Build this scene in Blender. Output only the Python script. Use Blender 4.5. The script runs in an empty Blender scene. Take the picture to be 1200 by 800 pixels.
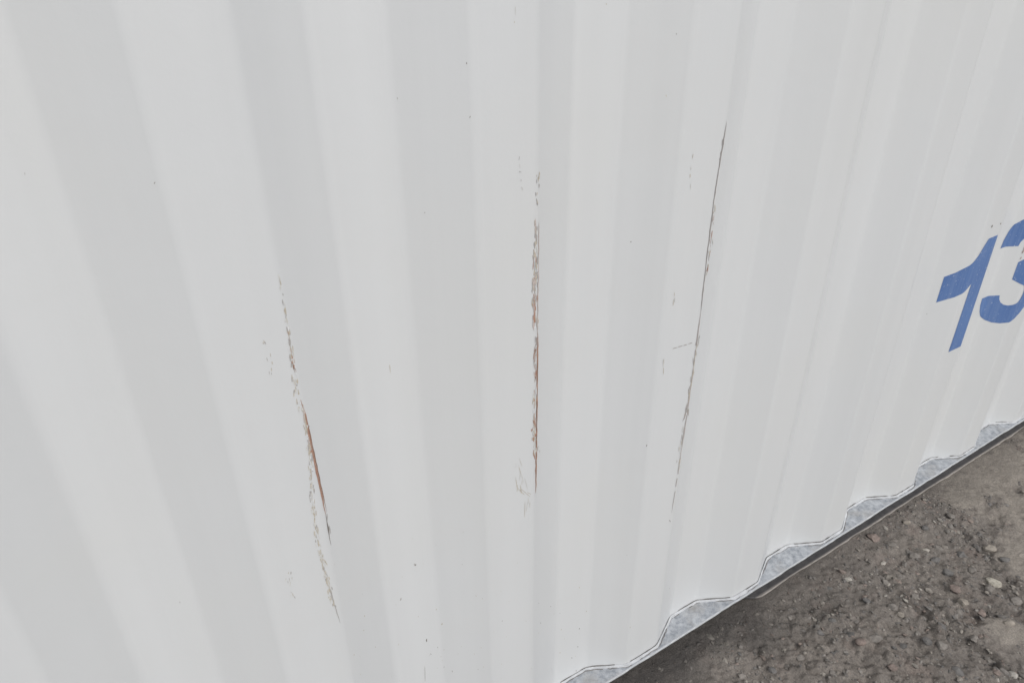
import bpy, bmesh, math, random
import numpy as np
from mathutils import Vector, Matrix
from mathutils.geometry import tessellate_polygon

random.seed(7); rng = np.random.default_rng(7)
scene = bpy.context.scene
C = scene.collection

# ------------------------------------------------------------------ camera
# world: X runs along the container wall, Y goes into it, Z is up; ground near z = 0
ZR = 0.050                                    # height of the bottom rail's top face above the dirt
F_PX, TH, AZ, ROLL = 812.7, 0.49901, 0.55919, -0.01119      # focal length in pixels of a 1200 px wide frame
CAM = np.array([-0.6823, -0.5935, 1.1243 + ZR])
fw = np.array([math.sin(AZ)*math.cos(TH), math.cos(AZ)*math.cos(TH), -math.sin(TH)])
rt = np.array([math.cos(AZ), -math.sin(AZ), 0.0]); up = np.cross(rt, fw)
c_, s_ = math.cos(ROLL), math.sin(ROLL)
rt, up = c_*rt + s_*up, -s_*rt + c_*up
cam_data = bpy.data.cameras.new('camera'); cam = bpy.data.objects.new('camera', cam_data); C.objects.link(cam)
cam_data.sensor_width = 36.0; cam_data.lens = F_PX/1200*36.0
cam_data.clip_start = 0.02; cam_data.clip_end = 400
cam.matrix_world = Matrix(((rt[0], up[0], -fw[0], CAM[0]), (rt[1], up[1], -fw[1], CAM[1]),
                           (rt[2], up[2], -fw[2], CAM[2]), (0, 0, 0, 1)))
scene.camera = cam

# ------------------------------------------------------------------ sky, sun, exposure (bright overcast)
SUN_EL, SUN_AZ = math.radians(46), math.radians(180.5)      # azimuth clockwise from +Y: faces the wall
world = bpy.data.worlds.new('World'); scene.world = world; world.use_nodes = True
nt = world.node_tree; nt.nodes.clear()
sky = nt.nodes.new('ShaderNodeTexSky'); sky.sky_type = 'NISHITA'; sky.sun_disc = False
sky.sun_elevation = SUN_EL; sky.sun_rotation = SUN_AZ
sky.air_density = 1.0; sky.dust_density = 2.0; sky.ozone_density = 1.0
hsv = nt.nodes.new('ShaderNodeHueSaturation'); hsv.inputs['Saturation'].default_value = 0.62
bg = nt.nodes.new('ShaderNodeBackground'); bg.inputs['Strength'].default_value = 0.07
out = nt.nodes.new('ShaderNodeOutputWorld')
nt.links.new(sky.outputs[0], hsv.inputs['Color']); nt.links.new(hsv.outputs[0], bg.inputs['Color'])
nt.links.new(bg.outputs[0], out.inputs['Surface'])
sd = bpy.data.lights.new('sun', 'SUN'); sd.energy = 1.5; sd.angle = math.radians(35); sd.color = (1.0, 0.995, 0.98)
sun = bpy.data.objects.new('sun', sd); C.objects.link(sun)
to_sun = Vector((math.sin(SUN_AZ)*math.cos(SUN_EL), math.cos(SUN_AZ)*math.cos(SUN_EL), math.sin(SUN_EL)))
sun.rotation_euler = to_sun.to_track_quat('Z', 'Y').to_euler(); sun.location = (0, -6, 6)
vs = scene.view_settings
vs.view_transform = 'Standard'; vs.look = 'None'; vs.gamma = 1.0; vs.use_curve_mapping = False
vs.exposure = 0.69

# ------------------------------------------------------------------ helpers
def link(name, me, mat=None, parent=None):
    o = bpy.data.objects.new(name, me); C.objects.link(o)
    if mat: me.materials.append(mat)
    if parent: o.parent = parent
    return o

def mesh_of(name, verts, faces, smooth=False):
    me = bpy.data.meshes.new(name); me.from_pydata([tuple(v) for v in verts], [], [tuple(f) for f in faces]); me.update()
    if smooth: me.polygons.foreach_set('use_smooth', [True]*len(me.polygons))
    return me

def box(name, x0, x1, y0, y1, z0, z1, mat, parent, bevel=0.0):
    bm = bmesh.new()
    bmesh.ops.create_cube(bm, size=1.0, matrix=Matrix.Translation(((x0+x1)/2, (y0+y1)/2, (z0+z1)/2)) @ Matrix.Diagonal((x1-x0, y1-y0, z1-z0, 1)))
    if bevel: bmesh.ops.bevel(bm, geom=bm.edges[:], offset=bevel, segments=2, affect='EDGES', profile=0.5)
    me = bpy.data.meshes.new(name); bm.to_mesh(me); bm.free()
    return link(name, me, mat, parent)

def vnoise(x, y, seed=0):
    """smooth value noise on arrays, -1..1"""
    x = np.asarray(x, float); y = np.asarray(y, float)
    xi = np.floor(x).astype(np.int64); yi = np.floor(y).astype(np.int64)
    fx = x-xi; fy = y-yi; fx = fx*fx*fx*(fx*(fx*6-15)+10); fy = fy*fy*fy*(fy*(fy*6-15)+10)
    def h(a, b):
        n = (a*374761393 + b*668265263 + seed*974711) & 0xffffffff
        n = ((n ^ (n >> 13))*1274126177) & 0xffffffff
        return ((n ^ (n >> 16)) & 0xffff)/32767.5 - 1
    return (h(xi, yi)*(1-fx)+h(xi+1, yi)*fx)*(1-fy) + (h(xi, yi+1)*(1-fx)+h(xi+1, yi+1)*fx)*fy

class M:
    """small node-material builder"""
    def __init__(self, name):
        self.m = bpy.data.materials.new(name); self.m.use_nodes = True
        self.t = self.m.node_tree; self.p = self.t.nodes['Principled BSDF']
    def n(self, kind, **kw):
        nd = self.t.nodes.new(kind)
        for k, v in kw.items():
            if k in nd.inputs: nd.inputs[k].default_value = v
            else: setattr(nd, k, v)
        return nd
    def l(self, a, b): self.t.links.new(a, b)
    def coord(self, scale=(1, 1, 1)):
        g = self.n('ShaderNodeNewGeometry'); mp = self.n('ShaderNodeMapping'); mp.inputs['Scale'].default_value = scale
        self.l(g.outputs['Position'], mp.inputs['Vector']); return mp.outputs['Vector']
    def noise(self, scale, detail=4, rough=0.55, vec=None):
        nz = self.n('ShaderNodeTexNoise'); nz.inputs['Scale'].default_value = scale
        nz.inputs['Detail'].default_value = detail; nz.inputs['Roughness'].default_value = rough
        self.l(vec if vec is not None else self.coord(), nz.inputs['Vector']); return nz.outputs['Fac']
    def ramp(self, fac, stops):
        r = self.n('ShaderNodeValToRGB'); e = r.color_ramp.elements
        while len(e) < len(stops): e.new(0.5)
        for el, (p, col) in zip(e, stops):
            el.position = p; el.color = (*col, 1) if len(col) == 3 else (col[0],)*3+(1,)
        self.l(fac, r.inputs['Fac']); return r.outputs['Color']
    def mix(self, fac, a, b, mode='MIX'):
        x = self.n('ShaderNodeMix', data_type='RGBA', blend_type=mode)
        for sock, v in ((x.inputs[0], fac), (x.inputs[6], a), (x.inputs[7], b)):
            if isinstance(v, (int, float)): sock.default_value = v
            elif isinstance(v, tuple): sock.default_value = (*v, 1)
            else: self.l(v, sock)
        return x.outputs[2]
    def bump(self, fac, strength, dist, prev=None):
        b = self.n('ShaderNodeBump'); b.inputs['Strength'].default_value = strength; b.inputs['Distance'].default_value = dist
        self.l(fac, b.inputs['Height'])
        if prev is not None: self.l(prev, b.inputs['Normal'])
        return b.outputs['Normal']

# ------------------------------------------------------------------ materials
def wall_paint():
    m = M('white_container_paint')
    streak = m.noise(1.0, 4, 0.5, m.coord((26, 26, 0.9)))
    cloud = m.noise(2.3, 4, 0.6)
    fine = m.noise(260, 2, 0.5)
    base = m.mix(m.ramp(streak, [(0.35, (0,)), (0.75, (1,))]), (0.606, 0.614, 0.614), (0.586, 0.594, 0.594))
    base = m.mix(m.ramp(cloud, [(0.42, (0,)), (0.72, (0.55,))]), base, (0.592, 0.594, 0.578))
    # rare tiny specks of dirt
    vo = m.n('ShaderNodeTexVoronoi'); vo.inputs['Scale'].default_value = 34.0; m.l(m.coord(), vo.inputs['Vector'])
    sp = m.n('ShaderNodeMath', operation='LESS_THAN'); m.l(vo.outputs['Distance'], sp.inputs[0]); sp.inputs[1].default_value = 0.033
    sel = m.n('ShaderNodeSeparateColor'); m.l(vo.outputs['Color'], sel.inputs[0])
    gt = m.n('ShaderNodeMath', operation='GREATER_THAN'); m.l(sel.outputs[0], gt.inputs[0]); gt.inputs[1].default_value = 0.92
    mu = m.n('ShaderNodeMath', operation='MULTIPLY'); m.l(sp.outputs[0], mu.inputs[0]); m.l(gt.outputs[0], mu.inputs[1])
    mu2 = m.n('ShaderNodeMath', operation='MULTIPLY'); m.l(mu.outputs[0], mu2.inputs[0]); m.l(sel.outputs[1], mu2.inputs[1])
    base = m.mix(mu2.outputs[0], base, (0.28, 0.265, 0.25))
    m.l(base, m.p.inputs['Base Color'])
    m.l(m.ramp(cloud, [(0.3, (0.30,)), (0.7, (0.42,))]), m.p.inputs['Roughness'])
    m.p.inputs['Specular IOR Level'].default_value = 0.5
    b = m.bump(fine, 0.10, 0.0006); b = m.bump(m.noise(14, 3), 0.10, 0.004, b)
    m.l(b, m.p.inputs['Normal']); return m.m

def rail_paint():
    m = M('dusty_rail_paint')
    nz = m.noise(85, 6, 0.7); n2 = m.noise(18, 5, 0.65)
    grime = m.mix(m.ramp(nz, [(0.34, (0,)), (0.66, (1,))]), (0.205, 0.219, 0.238), (0.43, 0.446, 0.464))
    grime = m.mix(m.ramp(n2, [(0.5, (0,)), (0.72, (0.6,))]), grime, (0.30, 0.28, 0.25))
    white = m.mix(m.ramp(nz, [(0.42, (0,)), (0.62, (0.5,))]), (0.49, 0.50, 0.51), (0.25, 0.245, 0.24))
    g = m.n('ShaderNodeNewGeometry'); sx = m.n('ShaderNodeSeparateXYZ'); m.l(g.outputs['Position'], sx.inputs[0])
    ad = m.n('ShaderNodeMath', operation='MULTIPLY_ADD'); m.l(nz, ad.inputs[0]); ad.inputs[1].default_value = 0.006; m.l(sx.outputs['Y'], ad.inputs[2])
    mr = m.n('ShaderNodeMapRange'); m.l(ad.outputs[0], mr.inputs['Value'])
    mr.inputs['From Min'].default_value = -0.0060; mr.inputs['From Max'].default_value = -0.0025
    m.l(m.mix(mr.outputs[0], white, grime), m.p.inputs['Base Color'])
    m.p.inputs['Roughness'].default_value = 0.75; m.p.inputs['Specular IOR Level'].default_value = 0.2
    m.l(m.bump(nz, 0.5, 0.0012), m.p.inputs['Normal']); return m.m

def grimy_metal(name, a, b, rough=0.85):
    m = M(name); nz = m.noise(60, 6, 0.7)
    m.l(m.ramp(nz, [(0.3, a), (0.7, b)]), m.p.inputs['Base Color']); m.p.inputs['Roughness'].default_value = rough
    m.p.inputs['Specular IOR Level'].default_value = 0.15
    m.l(m.bump(nz, 0.6, 0.002), m.p.inputs['Normal']); return m.m

def blue_paint():
    m = M('faded_blue_stencil_paint')
    a = m.noise(7, 5, 0.6); b = m.noise(240, 4, 0.65); s = m.noise(1.0, 4, 0.6, m.coord((120, 120, 5)))
    col = m.mix(m.ramp(a, [(0.35, (0,)), (0.7, (1,))]), (0.080, 0.150, 0.335), (0.108, 0.188, 0.385))
    col = m.mix(m.ramp(s, [(0.42, (0,)), (0.75, (0.6,))]), col, (0.16, 0.235, 0.41))
    col = m.mix(m.ramp(b, [(0.63, (0,)), (0.70, (0.8,))]), col, (0.55, 0.58, 0.64))
    m.l(col, m.p.inputs['Base Color']); m.p.inputs['Roughness'].default_value = 0.5
    m.p.inputs['Specular IOR Level'].default_value = 0.35
    return m.m

def attr_mat(name, rough, bump_scale=300, bump_d=0.0008, vary=0.35, spec=0.15):
    m = M(name); at = m.n('ShaderNodeAttribute', attribute_name='tint')
    nz = m.noise(bump_scale, 4, 0.65)
    m.l(m.mix(1.0, at.outputs['Color'], m.ramp(nz, [(0.25, (1-vary,)), (0.75, (1+vary,))]), 'MULTIPLY'), m.p.inputs['Base Color'])
    m.p.inputs['Roughness'].default_value = rough; m.p.inputs['Specular IOR Level'].default_value = spec
    m.l(m.bump(nz, 0.5, bump_d), m.p.inputs['Normal']); return m.m

def dirt():
    m = M('compacted_dirt')
    at = m.n('ShaderNodeAttribute', attribute_name='patch')       # R: dry tan crust, G: darker soil by the rail and in loose furrows
    se = m.n('ShaderNodeSeparateColor'); m.l(at.outputs['Color'], se.inputs[0])
    big = m.noise(9, 6, 0.6); mid = m.noise(45, 8, 0.7); fine = m.noise(330, 6, 0.72); red = m.noise(14, 3, 0.5)
    col = m.ramp(mid, [(0.25, (0.108, 0.095, 0.083)), (0.5, (0.172, 0.153, 0.134)), (0.75, (0.235, 0.209, 0.182))])
    col = m.mix(m.ramp(big, [(0.35, (0.5,)), (0.65, (0,))]), col, (0.125, 0.112, 0.101))
    col = m.mix(m.ramp(red, [(0.55, (0,)), (0.72, (0.4,))]), col, (0.165, 0.128, 0.110))
    tan = m.mix(m.ramp(mid, [(0.35, (0,)), (0.7, (1,))]), (0.192, 0.171, 0.147), (0.252, 0.226, 0.194))
    col = m.mix(se.outputs[0], col, tan)
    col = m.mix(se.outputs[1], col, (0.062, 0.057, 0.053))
    col = m.mix(1.0, col, m.ramp(fine, [(0.25, (0.66,)), (0.5, (1.14,)), (0.8, (1.75,))]), 'MULTIPLY')
    m.l(col, m.p.inputs['Base Color']); m.p.inputs['Roughness'].default_value = 0.92; m.p.inputs['Specular IOR Level'].default_value = 0.12
    b = m.bump(fine, 0.8, 0.003); b = m.bump(mid, 0.6, 0.008, b); m.l(b, m.p.inputs['Normal']); return m.m

PAINT, RAIL, BLUE = wall_paint(), rail_paint(), blue_paint()
DARK = grimy_metal('grimy_dark_steel', (0.045, 0.043, 0.045), (0.10, 0.095, 0.09))
def lip_steel():
    m = M('dusty_shaded_lip_steel'); nz = m.noise(60, 6, 0.7)
    dark = m.ramp(nz, [(0.3, (0.040, 0.039, 0.041)), (0.7, (0.085, 0.081, 0.080))])  # dark dirt, with the shade under the upper flange painted into its colour
    worn = m.ramp(nz, [(0.35, (0.17, 0.155, 0.14)), (0.65, (0.34, 0.31, 0.28))])
    g = m.n('ShaderNodeNewGeometry'); sx = m.n('ShaderNodeSeparateXYZ'); m.l(g.outputs['Position'], sx.inputs[0])
    ad = m.n('ShaderNodeMath', operation='MULTIPLY_ADD'); m.l(nz, ad.inputs[0]); ad.inputs[1].default_value = 0.006; m.l(sx.outputs['Y'], ad.inputs[2])
    mr = m.n('ShaderNodeMapRange'); m.l(ad.outputs[0], mr.inputs['Value'])
    mr.inputs['From Min'].default_value = -0.0030; mr.inputs['From Max'].default_value = 0.0010
    m.l(m.mix(mr.outputs[0], worn, dark), m.p.inputs['Base Color']); m.p.inputs['Roughness'].default_value = 0.85
    m.l(m.bump(nz, 0.6, 0.002), m.p.inputs['Normal']); return m.m
LIP = lip_steel()
BEAD = grimy_metal('white_sealant', (0.34, 0.345, 0.35), (0.55, 0.56, 0.57), 0.7)
CHIP = attr_mat('chipped_paint_and_rust', 0.8, 500, 0.0006, 0.25)
STONE = attr_mat('dusty_stone', 0.88, 150, 0.002, 0.35)
DIRT = dirt()

# ------------------------------------------------------------------ the ground
FX0, FX1, FY0, FY1, STEP = -0.28, 1.75, -0.62, 0.10, 0.0026
def axis(a, b, lo, hi):
    mid = np.arange(a, b, STEP); n = 26
    r = np.geomspace(STEP*1.5, hi-mid[-1], n); l = np.geomspace(STEP*1.5, mid[0]-lo, n)
    return np.concatenate([(mid[0]-l)[::-1], mid, mid[-1]+r])

def hit_ground(u, v, z=0.0):
    d = fw*F_PX + rt*(u-600) - up*(v-400); return CAM + d*((z-CAM[2])/d[2])

def poly_dist(x, y, pts):
    """distance of arrays x, y to a polyline on the ground"""
    best = np.full(np.shape(x), 9.0)
    for (ax, ay), (bx, by) in zip(pts[:-1], pts[1:]):
        dx, dy = bx-ax, by-ay; t = np.clip(((x-ax)*dx+(y-ay)*dy)/(dx*dx+dy*dy), 0, 1)
        best = np.minimum(best, np.hypot(x-ax-t*dx, y-ay-t*dy))
    return best
def gl(*px): return [tuple(hit_ground(u, v)[:2]) for u, v in px]
FURROWS = [gl((1090, 585), (1118, 612), (1150, 640), (1170, 668), (1215, 705)),
           gl((1012, 655), (1045, 690), (1085, 722), (1120, 742), (1160, 770), (1190, 800), (1230, 850)),
           gl((1090, 735), (1130, 725), (1175, 722), (1220, 735))]
CRUSTS = [(gl((1185, 590), (1200, 650)), 0.075), (gl((1130, 585), (1180, 560), (1230, 530)), 0.075), (gl((1150, 560), (1235, 500)), 0.05),
          (gl((1190, 745), (1240, 760)), 0.05)]
def crust_mask(x, y):
    n = 0.040*vnoise(x*16, y*16, 3)+0.022*vnoise(x*48, y*48, 4)+0.010*vnoise(x*130, y*130, 6)
    r = np.zeros(np.shape(x))
    for pts, w in CRUSTS: r = np.maximum(r, np.clip((w-poly_dist(x, y, pts)+n)/0.045, 0, 1))
    return r
def furrow_mask(x, y):
    n = 0.012*vnoise(x*40, y*40, 5)
    r = np.zeros(np.shape(x))
    for pts in FURROWS: r = np.maximum(r, np.clip(1-(poly_dist(x, y, pts)+n)/0.020, 0, 1))
    return r
def dark_soil_mask(x, y):  # soil tone darkens toward the rail, most at the left
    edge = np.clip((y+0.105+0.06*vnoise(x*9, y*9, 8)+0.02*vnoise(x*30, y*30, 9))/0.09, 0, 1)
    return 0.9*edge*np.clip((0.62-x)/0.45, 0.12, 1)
def clods(x, y, size, seed, stretch=1.7, ang=-0.75):
    """rounded lumps of soil, 0..1, longer one way like the dragged dirt"""
    ca, sa = math.cos(ang), math.sin(ang); X = (x*ca+y*sa)/(size*stretch); Y = (-x*sa+y*ca)/size
    X = X+0.3*vnoise(X*1.7, Y*1.7, seed+5); Y = Y+0.3*vnoise(X*1.7+9, Y*1.7, seed+6)
    xi, yi = np.floor(X), np.floor(Y); best = np.full(np.shape(X), 9.0); val = np.zeros(np.shape(X))
    for i in (-1, 0, 1):
        for j in (-1, 0, 1):
            cx, cy = xi+i, yi+j
            px = cx+0.5+0.42*vnoise(cx*7.0+0.0, cy*7.0, seed); py = cy+0.5+0.42*vnoise(cx*7.0, cy*7.0, seed+1)
            q = np.hypot(X-px, Y-py); r = 0.5+0.5*vnoise(cx*5.0, cy*5.0, seed+2)
            val = np.where(q < best, r, val); best = np.minimum(best, q)
    return np.sqrt(np.clip(1-(best/0.72)**2, 0, 1))*val
def height(x, y):
    far = np.clip(1.6-np.hypot(x-0.6, y+0.3)/3, 0.15, 1)
    h = 0.006*vnoise(x*5, y*5, 1)+0.005*vnoise(x*13, y*13, 2)
    rough = 1-0.72*crust_mask(x, y)
    h = h + rough*(0.0042*vnoise(x*33, y*33, 11)+0.0034*np.abs(vnoise(x*70, y*70, 12))+0.0024*vnoise(x*125, y*125, 13))
    loose = np.clip(0.55+0.7*vnoise(x*8, y*8, 15)+0.8*furrow_mask(x, y), 0.1, 1.3)*rough
    h = h + loose*(0.0110*clods(x, y, 0.021, 91)+0.0068*clods(x, y, 0.0105, 95))
    h = h + 0.006*crust_mask(x, y) - 0.010*furrow_mask(x, y)*rough - 0.004
    near = np.clip((y+0.10)/0.08, 0, 1)                       # the soil is pressed flat under the rail
    h = h*far
    return h*(1-near*0.75) - near*0.002
xs, ys = axis(FX0, FX1, -60, 60), axis(FY0, FY1, -60, 60)
GX, GY = np.meshgrid(xs, ys); GZ = height(GX, GY)
nx, ny = len(xs), len(ys)
gv = np.stack([GX.ravel(), GY.ravel(), GZ.ravel()], 1)
idx = np.arange(nx*ny).reshape(ny, nx)
gf = np.stack([idx[:-1, :-1].ravel(), idx[:-1, 1:].ravel(), idx[1:, 1:].ravel(), idx[1:, :-1].ravel()], 1)
gme = mesh_of('ground', gv.tolist(), gf.tolist(), True)
ca = gme.color_attributes.new('patch', 'FLOAT_COLOR', 'POINT')
cols = np.zeros((nx*ny, 4), np.float32); cols[:, 3] = 1
cols[:, 0] = crust_mask(GX, GY).ravel()
cols[:, 1] = np.clip(dark_soil_mask(GX, GY)+0.35*furrow_mask(GX, GY), 0, 1).ravel()
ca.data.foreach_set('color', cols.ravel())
ground = link('ground', gme, DIRT); ground['kind'] = 'structure'
ground['label'] = 'brown compacted dirt with embedded gravel beside the container'

# ------------------------------------------------------------------ container: corrugation profile
P, DEP, RB = 0.278, 0.0350, 0.023           # pitch, depth, bend radius
X0, X1 = -18*P, 25*P                        # a 12 m long side
def corner_points():
    pts = [(X0-0.01, 0.0)]
    for k in range(-18, 25):
        b = k*P; pts += [(b, 0.0), (b+.068, DEP), (b+.138, DEP), (b+.206, 0.0)]
    pts.append((X1+0.2, 0.0)); return pts
def rounded(pts, seg=7):
    o = [pts[0]]
    for a, b, c in zip(pts[:-2], pts[1:-1], pts[2:]):
        a, b, c = map(np.array, (a, b, c)); u = (a-b)/np.linalg.norm(a-b); w = (c-b)/np.linalg.norm(c-b)
        ang = math.acos(np.clip(u@w, -1, 1)); d = RB/math.tan(ang/2)
        p0, p1 = b+u*d, b+w*d
        for i in range(seg+1):
            t = i/seg; q = (1-t)**2*p0+2*t*(1-t)*b+t*t*p1; o.append(tuple(q))
    o.append(pts[-1]); return o
PROF = rounded(corner_points()); PX = np.array([p[0] for p in PROF]); PY = np.array([p[1] for p in PROF])
def wave(x, z):                             # the sheet is never perfectly flat
    return 0.0016*vnoise(x*2.4, z*1.9, 21)+0.0008*vnoise(x*7, z*3, 22)
def wall_y(x, z): return np.interp(x, PX, PY)+wave(np.asarray(x), np.asarray(z))*min(1.0, 1.0)
H_WALL = 2.45

def hit_wall(u, v):
    """photo pixel -> point on the corrugated sheet it looks at"""
    d = fw*F_PX + rt*(u-600) - up*(v-400); d = d/d[1]
    t = np.linspace(0.45, 0.70, 1400); pp = CAM[None, :]+d[None, :]*t[:, None]
    i = int(np.argmax(pp[:, 1] >= np.interp(pp[:, 0], PX, PY))); p = pp[i]
    return p[0], p[2]

container = bpy.data.objects.new('shipping_container', None); C.objects.link(container); container.location = (0, 0, 0)
container['label'] = 'white corrugated steel shipping container with scraped ridges and blue number'
container['category'] = 'shipping container'

zs = np.concatenate([np.arange(ZR, 1.6, 0.045), np.linspace(1.6, ZR+H_WALL, 10)])
WX, WZ = np.meshgrid(PX, zs); WY = np.interp(WX, PX, PY)+wave(WX, WZ)
ii = np.arange(WX.size).reshape(WX.shape)
wf = np.stack([ii[:-1, :-1].ravel(), ii[:-1, 1:].ravel(), ii[1:, 1:].ravel(), ii[1:, :-1].ravel()], 1)
me = mesh_of('side_panel', np.stack([WX.ravel(), WY.ravel(), WZ.ravel()], 1).tolist(), wf.tolist(), True)
side = link('side_panel', me, PAINT, container); side['label'] = 'white painted corrugated steel side sheet'

# body behind the sheet
xa, xb = X0, X1+0.19
box('top_rail', xa, xb, -0.012, 0.06, ZR+H_WALL+0.001, ZR+H_WALL+0.07, PAINT, container, 0.004)
box('roof', xa, xb, 0.0605, 2.38, ZR+H_WALL+0.045, ZR+H_WALL+0.065, PAINT, container)
box('far_wall', xa, xb, 2.385, 2.42, ZR, ZR+H_WALL+0.06, PAINT, container)
box('end_wall', xa-0.04, xa-0.002, -0.01, 2.42, ZR-0.04, ZR+H_WALL+0.06, PAINT, container)
box('end_wall', xb+0.002, xb+0.04, -0.01, 2.42, ZR-0.04, ZR+H_WALL+0.06, PAINT, container)
box('floor', xa, xb, 0.072, 2.38, ZR+0.001, ZR+0.03, DARK, container)

# bottom rail: upper flange, set-back web, lower lip cut away at the forklift pocket
FRONT = -0.0085
def strip_box(name, x0, x1, y0, y1, z0, z1, mat, parent, step=0.012, jy=0.0006, jz=0.0005, seed=0, taper=0.0):
    """long bar with a slightly dented front edge"""
    n = max(2, int((x1-x0)/step)); X = np.linspace(x0, x1, n+1)
    tp = 0.026*np.clip(1-(X-x0)/taper, 0, 1)**2 if taper else 0*X
    ja = tp + jy*(vnoise(X*16, X*0+seed, 31)+0.8*vnoise(X*60, X*0+seed, 32)); jb = jz*vnoise(X*22, X*0+seed, 33)
    vv = []; c = min(0.0012, (z1-z0)*0.3)
    for i, x in enumerate(X):
        a = y0+ja[i]; b = jb[i]
        vv += [(x, y1, z1), (x, a+c, z1+b), (x, a, z1-c+b), (x, a, z0+c+b), (x, a+c, z0+b), (x, y1, z0)]
    ff = []
    for i in range(n):
        for k in range(6):
            p, q = 6*i+k, 6*i+(k+1) % 6; ff.append((p, p+6, q+6, q))
    ff += [(5, 4, 3, 2, 1, 0), tuple(6*n+k for k in range(6))]
    m_ = mesh_of(name, vv, ff); bm = bmesh.new(); bm.from_mesh(m_); bmesh.ops.recalc_face_normals(bm, faces=bm.faces[:]); bm.to_mesh(m_); bm.free()
    return link(name, m_, mat, parent)
rail = strip_box('bottom_rail', xa, xb, FRONT, 0.0715, ZR-0.0052, ZR, RAIL, container)
rail['label'] = 'grimy bottom side rail flange with pale worn edge'
PK0, PK1 = -0.115, 0.252
for a, b in ((xa, PK0), (PK1, xb)):
    strip_box('rail_web', a, b, 0.034, 0.040, -0.03, ZR-0.0055, DARK, rail, 0.05)
    strip_box('rail_lip', a, b, -0.0065, 0.0335, ZR-0.0435, ZR-0.0390, LIP, rail, 0.010, 0.0012, 0.0010, 5, 0.045 if a > 0 else 0.0)
box('pocket_wall', PK0-0.004, PK0, 0.0405, 2.3, -0.02, ZR-0.006, DARK, rail)
box('pocket_wall', PK1, PK1+0.004, 0.0405, 2.3, -0.02, ZR-0.006, DARK, rail)
# sealant bead along the foot of the sheet, and the dirt lines on both sides of it
def offset_profile(d, a, b, step=0.004):
    n = int((b-a)/step); X = np.linspace(a, b, n+1); Y = np.interp(X, PX, PY)
    dx = np.gradient(X); dy = np.gradient(Y); L = np.hypot(dx, dy)
    return X+d*dy/L, Y-d*dx/L, X
def ribbon(name, d0, d1, z0, z1, a, b, mat, seed, gaps=0.0, jit=0.0004):
    x0, y0, S = offset_profile(d0, a, b); x1, y1, _ = offset_profile(d1, a, b)
    j = jit*(vnoise(S*80, S*0, seed)+vnoise(S*220, S*0, seed+1)); on = vnoise(S*38, S*0, seed+2) > gaps
    vv, ff = [], []
    for i in range(len(S)):
        zj = 0 if z1 < z0 else 0.0011*vnoise(S[i]*95, 0.0, seed+4); zk = 0 if z1 < z0 else 0.0009*vnoise(S[i]*40, 3.0, seed+5)
        vv += [(x0[i], y0[i]-j[i], z0+zk), (x1[i], y1[i]-j[i], z1+zk+zj)]
        if i and on[i]: ff.append((2*i-2, 2*i-1, 2*i+1, 2*i))
    return link(name, mesh_of(name, vv, ff), mat, container)
def bead():
    secs = [(0.0003, 0.0040), (0.0011, 0.0036), (0.0024, 0.0026), (0.0033, 0.0010), (0.0035, -0.0004)]
    n = len(secs); vv, ff = [], []
    prof = [offset_profile(d, -1.2, 3.0) for d, _ in secs]; S = prof[0][2]
    w = 1+0.42*vnoise(S*38, S*0, 41)+0.30*vnoise(S*150, S*0, 42)
    for i in range(len(S)):
        for k, (d, z) in enumerate(secs):
            bx, by = prof[0][0][i], prof[0][1][i]
            vv.append((bx+(prof[k][0][i]-bx)*w[i], by+(prof[k][1][i]-by)*w[i], ZR+z*(0.35+0.65*w[i])))
        if i: ff += [(n*i-n+k, n*i-n+k+1, n*i+k+1, n*i+k) for k in range(n-1)]
    o = link('sealant_bead', mesh_of('sealant_bead', vv, ff, True), BEAD, container)
    o['label'] = 'white sealant bead along the foot of the sheet'
bead()
SOOT = grimy_metal('crevice_dirt', (0.09, 0.082, 0.078), (0.24, 0.228, 0.215), 0.95)
ribbon('crevice_dirt', 0.0033, 0.0047, ZR+0.0007, ZR+0.0005, -1.2, 3.0, SOOT, 51, -0.35, 0.0009)
ribbon('crack_line', 0.0010, 0.0010, ZR+0.0042, ZR+0.0062, -1.2, 3.0, SOOT, 61, -0.42, 0.0)

# ------------------------------------------------------------------ painted number 13
def digit(outline):
    bm = bmesh.new(); vl = [bm.verts.new((x, 0, z+ZR)) for x, z in outline]
    for tri in tessellate_polygon([[Vector((x, z, 0)) for x, z in outline]]): bm.faces.new([vl[k] for k in tri])
    lo, hi = min(p[0] for p in outline), max(p[0] for p in outline)
    for x in PX[(PX > lo) & (PX < hi)]:
        bmesh.ops.bisect_plane(bm, geom=bm.verts[:]+bm.edges[:]+bm.faces[:], plane_co=(x, 0, 0), plane_no=(1, 0, 0))
    for z in zs[(zs > 0.40) & (zs < 0.75)]:
        bmesh.ops.bisect_plane(bm, geom=bm.verts[:]+bm.edges[:]+bm.faces[:], plane_co=(0, 0, z), plane_no=(0, 0, 1))
    for v in bm.verts:
        v.co.y = float(wall_y(v.co.x, v.co.z))-0.0004
    bmesh.ops.recalc_face_normals(bm, faces=bm.faces[:])
    me = bpy.data.meshes.new('digit'); bm.to_mesh(me); bm.free()
    return link('digit', me, BLUE, container)
def wp(*px): return [(x, z-ZR) for x, z in (hit_wall(u, v) for u, v in px)]
one = [(.716, .570), (.735, .578), (.757, .592), (.775, .610), (.788, .632), (.795, .641), (.828, .642), (.831, .389), (.784, .389),
       (.784, .548), (.770, .536), (.748, .524), (.716, .514)]
digit(one)['label'] = 'blue stencilled numeral one'
def arc(cx, cz, rx, rz, a, b, n=14):
    return [(cx+rx*math.cos(math.radians(a+(b-a)*i/n)), cz+rz*math.sin(math.radians(a+(b-a)*i/n))) for i in range(n+1)]
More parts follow.
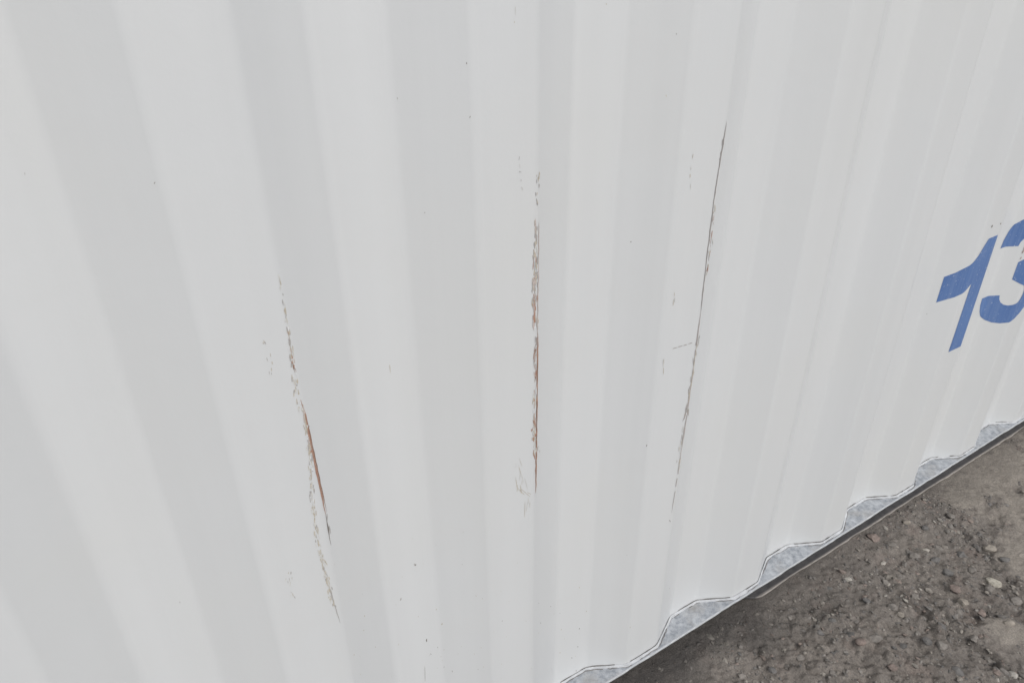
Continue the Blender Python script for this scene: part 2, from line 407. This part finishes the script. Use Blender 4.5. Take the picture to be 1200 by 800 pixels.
three = (arc(1.024, .576, .074, .068, 180, -38) + arc(1.024, .459, .078, .072, 48, -180, 16)
         + arc(1.024, .459, .028, .027, -180, 75, 12) + [(1.010, .497), (1.010, .538)] + arc(1.024, .576, .026, .025, -70, 180, 12))
digit(three)['label'] = 'blue stencilled numeral three'

# ------------------------------------------------------------------ scrapes and paint chips
class Chips:
    def __init__(self): self.v, self.f, self.c = [], [], []
    def poly(self, pts, col, lift=0.0003):
        """pts: list of (x, z) on the sheet"""
        b = len(self.v)
        for x, z in pts: self.v.append((x, float(wall_y(x, z))-lift, z)); self.c.append((*col, 1))
        self.f.append(tuple(range(b, b+len(pts))))
    def fleck(self, u, v, L, W, ang, col, lift=0.0003):
        """fleck of L x W photo pixels at pixel u, v; ang from the vertical"""
        n = 8; pts = []
        for i in range(n):
            t = 2*math.pi*i/n; r = random.uniform(0.6, 1.1)
            a, b = math.cos(t)*L/2*r, math.sin(t)*W*0.39*r
            pts.append(hit_wall(u+a*math.sin(ang)+b*math.cos(ang), v+a*math.cos(ang)-b*math.sin(ang)))
        self.poly(pts, col, lift)
    def trail(self, px, n, L, W, spread, cols, lift=0.0003):
        """flecks strewn along a pixel polyline"""
        seg = [math.dist(a, b) for a, b in zip(px[:-1], px[1:])]; tot = sum(seg)
        for i in range(n):
            s = random.random()*tot; k = 0
            while k < len(seg)-1 and s > seg[k]: s -= seg[k]; k += 1
            t = s/seg[k]; (ax, ay), (bx, by) = px[k], px[k+1]
            ang = math.atan2(bx-ax, by-ay)
            self.fleck(ax+(bx-ax)*t+random.gauss(0, spread), ay+(by-ay)*t, random.uniform(*L), random.uniform(*W),
                       ang+random.gauss(0, 0.12), random.choice(cols), lift+random.uniform(0, 0.00025))
    def line(self, px, w, col, lift=0.0005, step=5.0, skip=0.0):
        """thin wavering gouge; px: (u, v, relative width)"""
        pts = []
        for (ax, ay), (bx, by) in zip(px[:-1], px[1:]):
            n = max(1, int(math.dist((ax, ay), (bx, by))/step))
            pts += [(ax+(bx-ax)*i/n, ay+(by-ay)*i/n) for i in range(n)]
        pts.append(px[-1]); row = []
        for i, (u, v) in enumerate(pts):
            e = min(1.0, i/4+0.15, (len(pts)-1-i)/4+0.15); ww = w*e*random.uniform(0.65, 1.2); j = random.gauss(0, 0.14)
            row.append((hit_wall(u+j-ww/2, v), hit_wall(u+j+ww/2, v)))
        for a, b in zip(row[:-1], row[1:]):
            if random.random() >= skip: self.poly([a[0], a[1], b[1], b[0]], col, lift)
    def build(self, name, label, kind=None):
        me = mesh_of(name, self.v, self.f); ca = me.color_attributes.new('tint', 'FLOAT_COLOR', 'POINT')
        ca.data.foreach_set('color', np.array(self.c, np.float32).ravel())
        o = link(name, me, CHIP, side); o['label'] = label
        if kind: o['kind'] = kind
        return o
RUST = (0.36, 0.215, 0.16); PINK = (0.475, 0.415, 0.385); TANC = (0.465, 0.420, 0.345); CREAM = (0.56, 0.55, 0.515)
GREY = (0.37, 0.355, 0.34); DK = (0.19, 0.17, 0.155); PALE = (0.64, 0.645, 0.645); BRN = (0.25, 0.165, 0.125)

a = Chips()      # ridge left of the others
a.trail([(326, 322), (334, 362), (338, 392)], 20, (3, 9), (0.8, 2.2), 1.0, [TANC, CREAM, GREY, CREAM])
a.trail([(334, 362), (336, 372)], 6, (4, 9), (1.2, 2.4), 0.8, [GREY, TANC])
a.trail([(337, 386), (341, 410), (345, 436)], 34, (4, 12), (1.2, 3.2), 1.3, [TANC, GREY, PINK, RUST, CREAM, PALE])
a.trail([(343, 424), (345, 434)], 6, (4, 9), (1.2, 2.5), 0.7, [RUST, BRN])
a.trail([(344, 440), (347, 462), (352, 480)], 30, (3, 9), (1.0, 3.2), 2.2, [TANC, CREAM, GREY, PALE, TANC])
a.trail([(355, 478), (360, 500), (364, 530)], 26, (5, 16), (1.0, 2.8), 0.8, [PINK, RUST, TANC, PINK])
a.line([(352, 468), (358, 486), (366, 528), (374, 565), (382, 603)], 2.2, RUST)
a.line([(359, 488), (368, 530), (377, 572), (383, 600)], 1.0, BRN, 0.0007)
a.line([(382, 603), (385, 620), (388, 639)], 1.5, DK)
a.trail([(382, 603), (388, 636)], 6, (6, 14), (0.8, 1.6), 0.9, [PALE, GREY])
a.trail([(360, 498), (363, 530), (365, 560), (367, 590)], 80, (3, 9), (0.9, 2.4), 1.6, [TANC, CREAM, TANC, CREAM, PALE, GREY])
a.trail([(367, 590), (372, 635), (380, 665), (388, 695), (392, 712)], 110, (3, 9), (0.8, 2.1), 1.5, [TANC, CREAM, CREAM, GREY, TANC])
a.line([(386, 686), (392, 708), (399, 730)], 1.3, GREY)
a.build('scrape', 'long scrape of chipped paint and rust with a second pale trail')

b = Chips()      # middle ridge
b.trail([(630, 202), (630, 218)], 8, (3, 8), (0.8, 2.0), 1.0, [DK, GREY, TANC])
b.trail([(627, 225), (629, 245)], 5, (4, 9), (0.8, 1.6), 1.2, [GREY, TANC])
b.trail([(627, 258), (627, 275), (628, 295)], 24, (5, 14), (0.9, 2.8), 1.0, [GREY, TANC, PINK, CREAM])
b.trail([(627, 296), (627, 320), (626, 350), (627, 384)], 85, (5, 15), (1.2, 3.4), 1.6, [PINK, TANC, RUST, GREY, PINK, PALE])
b.line([(631, 260), (630.5, 330), (630, 395)], 1.1, PINK)
b.trail([(628, 396), (627, 420), (628, 445)], 26, (5, 14), (1.0, 2.6), 0.9, [RUST, GREY, PINK, BRN])
b.line([(630.5, 390), (630, 450), (629.5, 520), (628.5, 578)], 1.5, RUST)
b.line([(630.5, 400), (629.5, 490), (629, 560)], 0.8, BRN, 0.0007, skip=0.3)
b.trail([(628, 446), (627, 490), (628, 535)], 50, (4, 12), (0.9, 2.2), 1.2, [TANC, PINK, RUST, CREAM, PALE])
b.trail([(626, 500), (628, 534)], 18, (3, 8), (0.8, 2.0), 1.5, [TANC, RUST, CREAM])
b.build('scrape', 'straight rust red scrape along the edge of a ridge')

c = Chips()      # ridge nearest the number
c.line([(851, 142), (843, 190), (836, 235), (828, 300), (821, 365)], 1.1, (0.29, 0.27, 0.255))
c.trail([(846, 165), (842, 192)], 3, (5, 10), (0.8, 1.3), 0.3, [GREY])
c.trail([(838, 232), (834, 262), (831, 300)], 16, (3, 10), (0.7, 1.6), 1.0, [TANC, CREAM, PINK, PALE])
c.trail([(834, 262), (830, 305), (826, 330)], 9, (4, 12), (0.6, 1.2), 0.7, [GREY, RUST, TANC])
c.line([(821, 365), (814, 420), (806, 478), (800, 520)], 1.1, (0.36, 0.32, 0.30), skip=0.04)
c.line([(817, 400), (810, 450), (805, 480)], 0.9, TANC, skip=0.3)
c.trail([(818, 395), (810, 445), (804, 490)], 24, (4, 12), (0.6, 1.4), 1.0, [TANC, CREAM, PALE, GREY, PINK])
c.trail([(806, 465), (803, 490)], 10, (4, 11), (0.9, 2.0), 1.0, [PINK, RUST, GREY])
c.line([(803, 495), (796, 545), (787, 600)], 1.0, (0.40, 0.375, 0.355), skip=0.08)
c.trail([(801, 500), (795, 550)], 18, (4, 12), (0.8, 1.5), 1.0, [CREAM, PALE, TANC, GREY])
c.build('scrape', 'thin dark scratch running down a ridge toward the sealant')

e = Chips(); e.trail([(305, 392), (314, 414), (319, 438)], 9, (2, 7), (0.7, 1.4), 1.5, [CREAM, TANC, GREY]); e.build('scuff', 'short pale scuff beside a scraped ridge')
e = Chips(); e.trail([(341, 668), (340, 686), (346, 702)], 15, (2, 6), (0.7, 1.5), 1.6, [TANC, CREAM, GREY]); e.build('scuff', 'short pale scuff beside a scraped ridge')
e = Chips(); e.trail([(606, 180), (609, 205), (613, 222)], 6, (2, 6), (0.6, 1.2), 0.8, [CREAM, GREY]); e.build('scuff', 'short pale scuff beside a scraped ridge')
e = Chips(); e.trail([(608, 540), (612, 575), (620, 580), (617, 600)], 22, (5, 16), (0.5, 1.1), 4.0, [CREAM, TANC, CREAM]); e.build('scuff', 'short pale scuff beside a scraped ridge')
e = Chips(); e.line([(616, 588), (615.5, 606)], 1.2, TANC); e.build('scuff', 'short pale scuff beside a scraped ridge')
e = Chips()
for u, v, L in ((791, 407.5, 8), (797, 405.5, 6), (803, 404, 8), (809, 402, 6)): e.fleck(u, v, L, 1.7, 1.83, GREY)
e.build('nick', 'short sideways nick beside the thin dark scratch')
e = Chips(); e.trail([(811, 183), (808, 220)], 4, (4, 9), (0.7, 1.3), 0.8, [TANC, CREAM]); e.build('scuff', 'short pale scuff beside a scraped ridge')
for u, v in ((790, 349), (778, 428)):
    e = Chips(); e.trail([(u, v-7), (u-1, v+7)], 4, (5, 14), (0.6, 1.1), 0.5, [CREAM, CREAM, TANC]); e.build('scuff', 'short pale scuff beside a scraped ridge')
d = Chips()      # scattered tiny chips
for u, v, s in ((29, 203, 2), (181, 214, 2), (211, 706, 1.6), (546, 74, 2), (465, 115, 1.8), (550, 137, 2), (602, 26, 2), (710, 5, 2), (792, 40, 2),
                (497, 249, 2), (780, 112, 2), (487, 662, 2), (470, 702, 3), (518, 731, 2), (500, 750, 2.5), (505, 766, 2), (513, 758, 1.6),
                (530, 786, 2), (486, 661, 2), (677, 757, 1.6), (675, 785, 1.8), (670, 770, 1.4), (785, 610, 2), (758, 522, 2), (1162, 265, 2.5), (1172, 262, 2.5),
                (658, 737, 1.4), (634, 730, 1.4), (679, 736, 1.5)):
    d.fleck(u, v, s*random.uniform(1.0, 1.8), s*random.uniform(0.6, 0.9), random.uniform(-0.6, 0.6), random.choice([DK, GREY, GREY, TANC]))
for i in range(70):
    u = random.gauss(560, 110); v = 800-abs(random.gauss(0, 75))
    if 380 < u < 0.9*(1960-1.55*v) and v < 1255-0.642*u: d.fleck(u, v, random.uniform(1, 2.6), random.uniform(0.5, 1.2), random.gauss(0, 0.3), random.choice([GREY, TANC, CREAM, CREAM]))
d.trail([(1194, 303), (1199, 292), (1204, 284)], 12, (3, 8), (0.6, 1.3), 0.7, [RUST, BRN, TANC], 0.0008)
d.fleck(457, 432, 14, 1.0, 0.1, TANC); d.fleck(498, 788, 22, 0.9, 0.02, GREY); d.fleck(603, 12, 14, 0.8, 0, CREAM)
d.build('paint_chips', 'tiny dark chips scattered over the white paint', 'stuff')

# ------------------------------------------------------------------ stones
def ico():
    bm = bmesh.new(); bmesh.ops.create_icosphere(bm, subdivisions=1, radius=1.0)
    v = np.array([q.co[:] for q in bm.verts]); f = np.array([[q.index for q in g.verts] for g in bm.faces]); bm.free(); return v, f
def ico2():
    bm = bmesh.new(); bmesh.ops.create_icosphere(bm, subdivisions=2, radius=1.0)
    v = np.array([q.co[:] for q in bm.verts]); f = np.array([[q.index for q in g.verts] for g in bm.faces]); bm.free(); return v, f
IV, IF = ico()
def stone_tints(n):
    base = np.array([(0.155, 0.142, 0.128), (0.125, 0.116, 0.107), (0.19, 0.172, 0.15), (0.165, 0.135, 0.117), (0.24, 0.222, 0.195), (0.105, 0.10, 0.094)])
    k = rng.choice(6, n, p=[.32, .24, .18, .12, .05, .09]); return base[k]*rng.uniform(0.9, 1.4, (n, 1))
def in_view_density(x, y):
    return 0.5+0.5*vnoise(x*14, y*14, 71)+0.9*furrow_mask(x, y)-0.85*crust_mask(x, y)-0.25*np.clip(dark_soil_mask(x, y), 0, 1)
def gravel(n, r0, r1, sink, xr, yr, name, label):
    x = rng.uniform(*xr, n*3); y = rng.uniform(*yr, n*3); keep = rng.uniform(0, 1, n*3) < in_view_density(x, y)
    x, y = x[keep][:n], y[keep][:n]; n = len(x)
    r = r0*(r1/r0)**(rng.uniform(0, 1, n)**2.0)
    z = height(x, y)+r*sink
    sc = np.stack([r*rng.uniform(0.8, 1.5, n), r*rng.uniform(0.7, 1.0, n), r*rng.uniform(0.45, 0.75, n)], 1)
    v = IV[None]*rng.uniform(0.72, 1.15, (n, len(IV), 1))*sc[:, None, :]
    a_ = rng.uniform(0, 6.28, n)[:, None]; tx = rng.normal(0, 0.3, n)[:, None]
    vx = v[..., 0]*np.cos(a_)-v[..., 1]*np.sin(a_); vy = v[..., 0]*np.sin(a_)+v[..., 1]*np.cos(a_); vz = v[..., 2]+vx*tx
    vv = np.stack([vx+x[:, None], vy+y[:, None], vz+z[:, None]], 2).reshape(-1, 3)
    ff = (IF[None]+(np.arange(n)*len(IV))[:, None, None]).reshape(-1, 3)
    me = mesh_of(name, vv.tolist(), ff.tolist()); ca = me.color_attributes.new('tint', 'FLOAT_COLOR', 'POINT')
    dm = 1-0.5*dark_soil_mask(x, y)
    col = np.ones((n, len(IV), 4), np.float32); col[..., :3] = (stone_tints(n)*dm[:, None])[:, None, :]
    ca.data.foreach_set('color', col.ravel())
    o = link(name, me, STONE); o['kind'] = 'stuff'; o['label'] = label
    return o
gravel(15000, 0.0014, 0.0042, 0.0, (-0.3, 1.8), (-0.8, -0.006), 'grit', 'fine grit scattered through the dirt')
gravel(2600, 0.004, 0.0090, -0.12, (-0.3, 1.8), (-0.8, -0.012), 'gravel', 'grey brown gravel pressed into the dirt')

SV, SF = ico2()
def stone(u, v, w_px, h_px, tint, label, group=None, seed=0):
    p = hit_ground(u, v); d = np.linalg.norm(p-CAM); r = w_px*d/F_PX/2
    r2 = np.random.default_rng(900+seed)
    rr = 1+0.20*vnoise(SV[:, 0]*1.6+seed*3.1, SV[:, 1]*1.6+SV[:, 2]*2.3, 81)+0.08*vnoise(SV[:, 0]*4+seed, SV[:, 2]*4+SV[:, 1]*3, 82)
    sv = SV*rr[:, None]
    for _ in range(4):                                      # flat broken facets
        nrm = r2.normal(size=3); nrm /= np.linalg.norm(nrm); h_ = r2.uniform(0.55, 0.8)
        dd = sv@nrm-h_; sv = sv-np.clip(dd, 0, None)[:, None]*nrm[None]*0.9
    sv = sv*np.array([r*1.05, r*max(0.6, min(1.0, h_px/w_px*1.15)), r*0.62])
    a_ = -AZ+r2.uniform(-0.5, 0.5); R_ = np.array([[math.cos(a_), -math.sin(a_), 0], [math.sin(a_), math.cos(a_), 0], [0, 0, 1]])
    sv = sv@R_.T
    me = mesh_of('stone', sv.tolist(), SF.tolist()); ca = me.color_attributes.new('tint', 'FLOAT_COLOR', 'POINT')
    ca.data.foreach_set('color', np.tile(np.array((*tint, 1), np.float32), len(sv)))
    o = link('stone', me, STONE); o.location = (p[0], p[1], float(height(np.array([p[0]]), np.array([p[1]]))[0])+r*0.02)
    o['label'] = label; o['category'] = 'stone'
    if group: o['group'] = group
    return o
stone(1165, 681, 13, 12, (0.34, 0.315, 0.265), 'pale cream rounded stone lying beside a dark furrow in the dirt', None, 1)
stone(994, 679, 9, 6, (0.31, 0.29, 0.255), 'pale chip of stone in dark dirt near the container rail', None, 2)
stone(1185, 791, 10, 7, (0.30, 0.28, 0.25), 'pale flattened stone lying by itself past the long furrow', None, 3)
GG = 'stones half buried in the dirt'
spots = [(1159, 692, 9, 8), (1096, 655, 11, 9), (1056, 675, 8, 9), (1117, 695, 10, 8), (1037, 682, 8, 7), (1127, 711, 12, 8), (1121, 721, 10, 8), (1121, 789, 11, 10),
         (1101, 761, 11, 8), (1085, 756, 9, 9), (1024, 752, 14, 8), (1006, 758, 11, 8), (1045, 715, 10, 7), (1054, 722, 7, 7), (1069, 700, 9, 8), (1127, 648, 10, 8),
         (1161, 771, 9, 7), (1084, 617, 8, 8), (1045, 637, 10, 8), (1024, 629, 14, 9), (1116, 603, 9, 7), (1160, 642, 12, 8), (1072, 652, 10, 8), (1110, 672, 10, 7),
         (1140, 668, 9, 7), (1178, 655, 9, 7), (1190, 705, 10, 8), (1148, 722, 9, 7), (1100, 640, 9, 7), (1062, 612, 8, 6), (938, 770, 9, 7), (960, 745, 8, 6),
         (925, 722, 7, 6), (905, 785, 9, 7), (975, 790, 9, 7), (1045, 785, 9, 7), (1140, 750, 9, 8), (1180, 735, 9, 6), (870, 790, 8, 6), (1015, 705, 8, 6)]
LOOKS = [('grey brown', (0.185, 0.168, 0.150)), ('dark grey', (0.132, 0.125, 0.118)), ('reddish brown', (0.195, 0.157, 0.137)), ('light tan', (0.245, 0.218, 0.185))]
for i, (u, v, w, h) in enumerate(spots):
    look, tint = LOOKS[(0, 1, 0, 2, 0, 3, 0, 1)[i % 8]]; q = hit_ground(u, v)
    where = 'close to the container rail' if q[1] > -0.13 else ('in the loose furrow' if furrow_mask(q[0:1], q[1:2])[0] > 0 else 'out in the open dirt')
    stone(u, v, w, h, tuple(np.array(tint)*rng.uniform(0.92, 1.08)), look+' stone half buried '+where, GG, 10+i)
